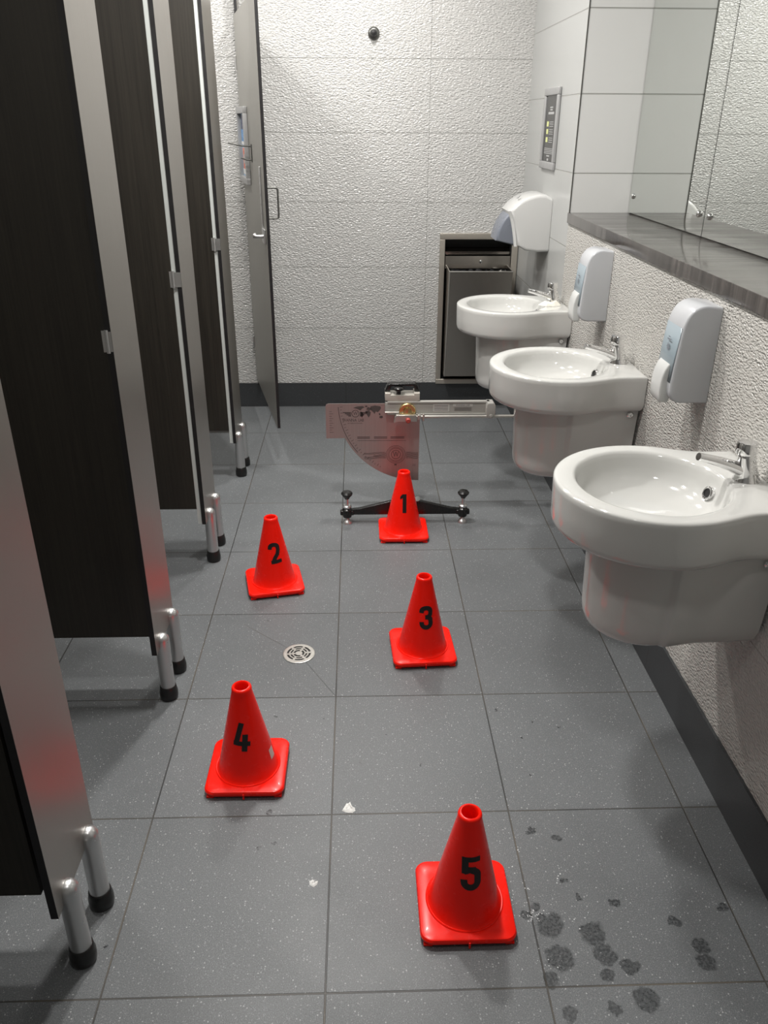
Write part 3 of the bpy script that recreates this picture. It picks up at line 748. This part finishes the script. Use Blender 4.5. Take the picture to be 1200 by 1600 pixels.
def cone(num, x, y, rz, drot, tilt, label):
    t = thing('traffic_cone', label, 'traffic cone', (x, y, 0), rz, 'numbered red cones on the floor')
    h = .1035
    b = bmesh.new()
    rings_mesh(b, [rsquare(h-.020, .02, .004), rsquare(h-.008, .022, .0045), rsquare(h-.004, .024, .007), rsquare(h-.0035, .024, .0125), rsquare(h, .026, .014), rsquare(h+.0005, .027, .019), rsquare(h-.002, .026, .0235), rsquare(h-.006, .024, .0250), rsquare(h-.030, .02, .0246)], True, True, True)
    for sx in (-1, 1):
        for sy in (-1, 1):
            box(b, sx*(h-.016)-.010, sx*(h-.016)+.010, sy*(h-.016)-.010, sy*(h-.016)+.010, 0, .006, bev=.002)
    box(b, -.0022, .0022, -h-.003, -h+.002, .002, .018, bev=.0008)      # mould spur
    obj('base', b, 'red', t, True, 35)
    b = bmesh.new()
    prof = [(.0865, .0236), (.0862, .0262), (.0845, .0278), (.0822, .0275), (.0808, .0290), (coner(.034)+.0004, .034)] + [(coner(z), z) for z in (.06, .10, .14, .18, .22, .25, .266)]
    zt = .286
    prof += [(.0262, .270), (.0258, zt-.007), (.0246, zt-.003), (.0222, zt-.0008), (.0190, zt-.0005), (.0172, zt-.003), (.0166, zt-.008), (.0175, .24), (.03, .18), (.05, .1)]
    lathe(b, prof, 72, cap=False)
    o = obj('cone_body', b, 'red', t, True, 40)
    # number wrapped on the slanted face
    Hh = .080; zc = .160; b2 = bmesh.new(); cc, ss = math.cos(tilt), math.sin(tilt)
    for q in digit_quads(num):
        A, Bq, Cq, Dq = [Vector(p) for p in q]; n = 4; m = 4
        G = []
        for i in range(n+1):
            row = []
            for j in range(m+1):
                p = (A*(1-i/n) + Bq*(i/n))*(1-j/m) + (Dq*(1-i/n) + Cq*(i/n))*(j/m)
                u, v_ = p.x*Hh, (p.y-.5)*Hh; u, v_ = u*cc - v_*ss, u*ss + v_*cc
                z = zc + v_*.975; r = coner(z) + .0006; a = -PI/2 + drot + u/r
                row.append(b2.verts.new((r*math.cos(a), r*math.sin(a), z)))
            G.append(row)
        for i in range(n):
            for j in range(m): b2.faces.new((G[i][j], G[i+1][j], G[i+1][j+1], G[i][j+1]))
    bmesh.ops.remove_doubles(b2, verts=b2.verts[:], dist=1e-6)
    for f in b2.faces:
        f.normal_update()
    d = obj('number', b2, 'ink', t, False)
    if num == 4:
        b = bmesh.new(); G = []
        for i in range(5):
            G.append([((coner(z)+.0006)*math.cos(a), (coner(z)+.0006)*math.sin(a), z) for a in (-.36+.08*i,) for z in (.062, .082, .092)])
        rings_mesh(b, G, False); obj('sticker', b, 'tag', t, False)
    return t
cone(1, .262, 2.024, .0, -.02, 0, 'red cone with a black 1, standing in front of the slip tester')
cone(2, -.247, 1.606, .20, .05, .10, 'red cone with a black 2, turned slightly, left of the slip tester')
cone(3, .281, 1.168, .05, .06, 0, 'red cone with a black 3, right of the floor drain')
cone(4, -.228, .626, -.01, -.04, -.07, 'red cone with a black 4, in the near left of the floor')
cone(5, .303, .194, .0, .04, 0, 'red cone with a black 5, nearest to the camera')

# ------------------------------------------------------------------ pendulum slip tester
t = thing('pendulum_slip_tester', 'metal pendulum slip tester with engraved quadrant plate behind the number 1 cone', 'floor slip tester', (.275, 2.122, 0))
# local frame: x along the beam, y away from camera
b = bmesh.new()
ol = [(-.262, .050), (-.25, .042), (.25, .042), (.262, .050), (.262, .064), (.20, .070), (.05, .108), (-.05, .108), (-.20, .070), (-.262, .064)]
prism(b, ol, -.008, .012, 'y', bev=.002); box(b, -.022, .022, .0, .30, .05, .085, bev=.004)
obj('cross_beam', b, 'black', t)
for (fx, fy) in ((-.252, 0), (.252, 0), (0, .295)):
    b = bmesh.new(); lathe(b, [(.022, 0), (.022, .004), (.016, .012), (.008, .020), (.006, .024), (.006, .118)], 24)
    lathe(b, [(.017, .074), (.019, .077), (.019, .083), (.015, .087)], 24)
    L = obj('leg', b, 'alu', t); L.location = (fx, fy, 0)
    b = bmesh.new(); lathe(b, [(.018, .030), (.021, .040), (.021, .066), (.013, .074)], 24); box(b, -.03, .03, -.012, .012, .040, .062, bev=.006); obj('leg_boss', b, 'black', L)
    b = bmesh.new(); lathe(b, [(.010, .116), (.014, .124), (.024, .136), (.025, .142), (.019, .149), (.0005, .152)], 20); obj('levelling_knob', b, 'black', L)
# column behind the plate
b = bmesh.new(); box(b, -.028, .028, .165, .205, .06, .50, bev=.004); obj('column', b, 'paint', t)
PY = .145                                     # front of the plate
# quadrant plate
XR, XLp, ZT = .066, -.340, .497
def bezq(n=28):
    cx, cz, R = .066, .500, .362
    return [(cx - R*math.sin(a), cz - R*math.cos(a)) for a in [math.radians(0 + 63.5*k/n) for k in range(n+1)]]
arc = bezq(); arc = [(x, z) for x, z in arc if True]
ol = [(XR, ZT), (XR, .138)] + arc[1:] + [(arc[-1][0], .340), (XLp, .340), (XLp, ZT-.012), (XLp+.004, ZT-.003), (XLp+.012, ZT)]
b = bmesh.new(); prism(b, ol, PY, PY+.003, 'y'); pl = obj('quadrant_plate', b, 'plate', t, False)
# engraving
b = bmesh.new(); F = Matrix.Translation((0, PY-.0006, 0)) @ Matrix.Rotation(PI/2, 4, 'X')
cx, cz = .066, .500
aa = [(cx - .352*math.sin(a), cz - .352*math.cos(a)) for a in [math.radians(50 + 37*k/14) for k in range(15)]]
quadstrip(b, stroke(aa, .0022), F)
aa = [(cx - .352*math.sin(a), cz - .352*math.cos(a)) for a in [math.radians(12 + 38*k/14) for k in range(15)]]
for k in range(26):
    a = math.radians(30 + 57*k/25); r1 = .345; ln = .012 if k % 2 else .007
    quadstrip(b, stroke([(cx - r1*math.sin(a), cz - r1*math.cos(a)), (cx - (r1-ln)*math.sin(a), cz - (r1-ln)*math.cos(a))], .0016), F)
obj('arc_scale', b, 'etch', pl, False); b = bmesh.new()
for k in range(10):
    z = .462 - k*.0105; quadstrip(b, stroke([(-.325, z), (-.308 if k % 2 else -.314, z)], .0014), F)
obj('edge_scale', b, 'etch', pl, False)
b = bmesh.new()
def T(x, z, sy=1.0, sx=1.0): return Matrix.Translation((x, PY-.0006, z)) @ Matrix.Rotation(PI/2, 4, 'X') @ Matrix.Diagonal((sx, sy, 1, 1))
add_text(b, 'WANNA', .0175, T(-.238, .422, 1.1, .9)); add_text(b, 'LAB', .0175, T(-.188, .422, 1.1, .8)); add_text(b, 'INTERNATIONAL', .0065, T(-.214, .408, 1, 1.3))
# winged badge
def ringq(x, z, r, w, n=24, a0=0, a1=360): quadstrip(b, stroke([(x + r*math.cos(math.radians(a0+(a1-a0)*k/n)), z + r*math.sin(math.radians(a0+(a1-a0)*k/n))) for k in range(n+1)], w), F)
ringq(-.212, .452, .0155, .0025); add_text(b, 'W', .024, T(-.212, .452, 1, .75))
for s in (-1, 1):
    for k in range(4):
        ln = .034 - k*.0075; z = .457 - k*.0052
        quadstrip(b, stroke([(-.212 + s*.019, z), (-.212 + s*(.019+ln), z)], .0038), F)
# world map, rough continents
def blob(pts):
    vs = [b.verts.new(F @ Vector((x, z, 0))) for x, z in pts]; b.faces.new(vs)
blob([(-.222,.478),(-.205,.484),(-.180,.486),(-.172,.480),(-.184,.474),(-.190,.466),(-.198,.470),(-.206,.474)])
blob([(-.190,.462),(-.182,.458),(-.177,.446),(-.184,.434),(-.190,.444)])
blob([(-.172,.486),(-.162,.488),(-.160,.482),(-.168,.480)])
blob([(-.166,.470),(-.158,.482),(-.148,.478),(-.142,.472),(-.150,.466),(-.158,.468)])
blob([(-.168,.464),(-.154,.466),(-.146,.458),(-.148,.446),(-.155,.434),(-.162,.446),(-.170,.456)])
blob([(-.148,.484),(-.128,.488),(-.104,.484),(-.102,.476),(-.108,.466),(-.116,.458),(-.124,.462),(-.130,.450),(-.136,.460),(-.146,.468)])
blob([(-.112,.452),(-.106,.454),(-.104,.444),(-.110,.446)])
blob([(-.108,.440),(-.096,.442),(-.093,.434),(-.101,.430),(-.109,.433)])
obj('maker_engraving', b, 'etch', pl, False)
b = bmesh.new()
for (a0, a1) in ((-.205, -.150), (-.132, -.075), (-.060, .0)):
    for k in range(2): quadstrip(b, stroke([(a0, .345 - k*.006), (a1, .345 - k*.006)], .0026), F)
quadstrip(b, stroke([(-.205, .328), (.008, .328)], .0014), F)
obj('instruction_lines', b, 'etch', pl, False); b = bmesh.new()
def ring2(x, z, r, w, n=32, a0=0, a1=360): quadstrip(b, stroke([(x + r*math.cos(math.radians(a0+(a1-a0)*k/n)), z + r*math.sin(math.radians(a0+(a1-a0)*k/n))) for k in range(n+1)], w), F)
for r, w in ((.020, .002), (.030, .0014), (.042, .0014)): ring2(-.036, .262, r, w)
for k in range(36):
    a = math.radians(k*10); quadstrip(b, stroke([(-.036+.032*math.cos(a), .262+.032*math.sin(a)), (-.036+.038*math.cos(a), .262+.038*math.sin(a))], .0016), F)
obj('emblem_rings', b, 'etch', pl, False); b = bmesh.new()
add_text(b, 'W', .030, T(-.036, .262, 1.15, .8))
obj('emblem_letter', b, 'etch', pl, False); b = bmesh.new()
random.seed(2)
for s in (-1, 1):
    for k in range(7):
        z = .272 - k*.0045; x0_ = -.036 + s*.044; x1_ = max(-.175, min(.062, x0_ + s*random.uniform(.05, .12)))
        quadstrip(b, stroke(bez((x0_, z), (x0_+s*.02, z+.006), (x1_-s*.02, z-.008), (x1_, z-.002), 8), .0014), F)
    obj('emblem_wing', b, 'etch', pl, False); b = bmesh.new()
quadstrip(b, stroke([(-.042, .214), (-.032, .214)], .006), F); obj('small_mark', b, 'etch', pl, False); b = bmesh.new(); quadstrip(b, stroke([(.038, .214), (.052, .214)], .0012), F); quadstrip(b, stroke([(.038, .208), (.052, .208)], .0012), F)
obj('small_mark', b, 'etch', pl, False)
# horizontal rail with labels
b = bmesh.new(); box(b, -.085, .362, .125, .140, .457, .508, bev=.002); box(b, -.075, .362, .121, .142, .504, .512, bev=.001); box(b, -.075, .362, .121, .142, .453, .458, bev=.001); obj('rail', b, 'rail', t)
b = bmesh.new(); box(b, .120, .190, .1235, .1246, .466, .500); box(b, .205, .290, .1235, .1246, .489, .500); obj('rating_plate', b, 'label', t, False)
b = bmesh.new()
for k in range(4): quadstrip(b, stroke([(.125, .494-.007*k), (.184, .494-.007*k)], .0018), Matrix.Translation((0, .1232, 0)) @ Matrix.Rotation(PI/2, 4, 'X'))
for k in range(3): quadstrip(b, stroke([(.212, .482-.0055*k), (.285, .482-.0055*k)], .0018), Matrix.Translation((0, .1232, 0)) @ Matrix.Rotation(PI/2, 4, 'X'))
add_text(b, 'WANNA LAB', .010, Matrix.Translation((.247, .1232, .4945)) @ Matrix.Rotation(PI/2, 4, 'X'))
obj('plate_lettering', b, 'etch', t, False)
b = bmesh.new(); prism(b, [(.345, .500), (.350, .512), (.375, .512), (.384, .500), (.384, .462), (.372, .444), (.352, .444), (.345, .462)], .095, .150, 'y', bev=.003); lathe(b, [(.007, 0), (.007, .006), (.0005, .007)], 16, mat=Matrix.Translation((.366, .095, .456)) @ Matrix.Rotation(PI/2, 4, 'X'))
obj('end_bracket', b, 'rail', t)
b = bmesh.new(); tube(b, [(.02, .108, .449), (.53, .108, .449)], .0075, 14); tube(b, [(-.085, .118, .4655), (.0, .118, .4655)], .0035, 10); obj('pendulum_arm', b, 'steel_light', t)
b = bmesh.new(); tube(b, [(.515, .108, .449), (.515, .108, .438)], .012, 14); box(b, .495, .535, .09, .13, .405, .440, bev=.004); obj('slider_foot', b, 'alu', t)
b = bmesh.new(); Mx = Matrix.Translation((.010, .125, .470)) @ Matrix.Rotation(PI/2, 4, 'X'); lathe(b, [(.036, -.004), (.036, .010), (.033, .013), (.026, .013), (.025, .010), (.019, .010), (.018, .022), (.0005, .024)], 40, mat=Mx)
for k in range(24):
    a = 2*PI*k/24; box(b, .028, .033, -.001, .001, .013, .0145, mat=Mx @ Matrix.Rotation(a, 4, 'Z'))
obj('pivot_dial', b, 'brass', t)
b = bmesh.new(); prism(b, [(-.045, .452), (-.038, .462), (.045, .462), (.050, .455), (.050, .432), (-.030, .432), (-.048, .428)], .090, .112, 'y', bev=.002); box(b, .052, .066, .092, .110, .440, .462, bev=.002); box(b, .074, .082, .092, .110, .434, .466, bev=.002); tube(b, [(.04, .1, .452), (.1, .1, .452)], .006, 12)
obj('release_clamp', b, 'steel_light', t)
b = bmesh.new(); lathe(b, [(.011, 0), (.011, .012), (.008, .016), (.0005, .016)], 20, mat=Matrix.Translation((.012, .092, .440)) @ Matrix.Rotation(PI/2, 4, 'X')); obj('release_button', b, 'redp', t)
# head block and handle
b = bmesh.new(); prism(b, [(-.085, .515), (-.085, .548), (-.062, .548), (-.062, .540), (.038, .540), (.038, .548), (.062, .548), (.062, .515), (.050, .512), (-.060, .512)], .125, .195, 'y', bev=.002); obj('head_block', b, 'paint', t)
b = bmesh.new(); prism(b, [(-.086, .548), (-.076, .574), (-.066, .583), (.044, .583), (.054, .574), (.062, .548), (.042, .548), (.036, .572), (-.058, .572), (-.064, .548)], .145, .185, 'y', bev=.003); obj('carry_handle', b, 'black', t)
b = bmesh.new(); lathe(b, [(.009, .538), (.010, .552), (.012, .556), (.024, .560), (.025, .568), (.018, .572), (.0005, .573)], 12, mat=Matrix.Translation((-.028, .140, 0))); obj('height_knob', b, 'black', t)
b = bmesh.new(); lathe(b, [(.012, 0), (.013, .006), (.012, .014), (.0005, .015)], 16, mat=Matrix.Translation((.052, -.0, .108)) @ Matrix.Rotation(PI/4, 4, 'X')); obj('bubble_level', b, 'chrome', t)

# ------------------------------------------------------------------ scraps of tissue
def scrap(name, label, pts, z, h, seed, mat='paper'):
    random.seed(seed); b = bmesh.new(); n = len(pts); cx = sum(p[0] for p in pts)/n; cy = sum(p[1] for p in pts)/n
    rs = []
    for f, hh in ((1, .12), (.82, .6), (.5, 1), (.2, .8)):
        rs.append([(cx+(x-cx)*f + random.uniform(-1, 1)*.0012, cy+(y-cy)*f + random.uniform(-1, 1)*.0012, z + h*hh*random.uniform(.5, 1.1)) for x, y in pts])
    base = [(x, y, z+.0002) for x, y in pts]
    rings_mesh(b, [base] + rs, True, True, True); o = obj(name, b, mat, None, True, 20); tag(o, label, 'tissue', 'scraps of tissue'); return o
def dense(pts, k=3):
    out = []
    for i, p in enumerate(pts):
        q = pts[(i+1) % len(pts)]
        for j in range(k): out.append((p[0]+(q[0]-p[0])*j/k, p[1]+(q[1]-p[1])*j/k))
    return out
scrap('tissue_scrap', 'torn white tissue scrap on the floor right of the number 4 cone', dense([(.026,.478),(.036,.472),(.052,.471),(.060,.477),(.058,.487),(.052,.488),(.050,.497),(.046,.508),(.043,.502),(.037,.501),(.032,.492)]), 0, .005, 1)
scrap('tissue_scrap', 'tiny white tissue scrap on the floor left of the number 5 cone', dense([(-.045,.258),(-.036,.251),(-.028,.258),(-.026,.268),(-.034,.266),(-.038,.272),(-.046,.268)]), 0, .003, 2)
scrap('crumpled_tissue', 'crumpled cream tissue on the rim of the farthest basin', dense([(.875,2.545),(.905,2.515),(.945,2.512),(.972,2.530),(.975,2.556),(.950,2.552),(.930,2.562),(.900,2.556)]), .8556, .020, 5, 'tissue')
# water beads beside the nearest cone
random.seed(9); b = bmesh.new()
for (cx, cy, r, n) in ((.445, .165, .022, 16), (.47, .17, .02, 14), (.452, .345, .012, 4), (.43, .285, .012, 4), (.53, .255, .02, 5), (.43, .20, .02, 5), (.555, .155, .03, 6), (.455, .235, .006, 3), (.47, .065, .03, 7)):
    for k in range(n):
        a = random.uniform(0, 6.28); d = r*math.sqrt(random.random()); q = random.uniform(.0008, .0021)
        lathe(b, [(q, .0002), (q*.8, q*.4), (q*.4, q*.6), (.0001, q*.65)], 8, mat=Matrix.Translation((cx+d*math.cos(a), cy+d*math.sin(a), 0)))
o = obj('water_beads', b, 'water', None); tag(o, 'tiny water beads on the tiles right of the number 5 cone', 'water drops', None, 'stuff')
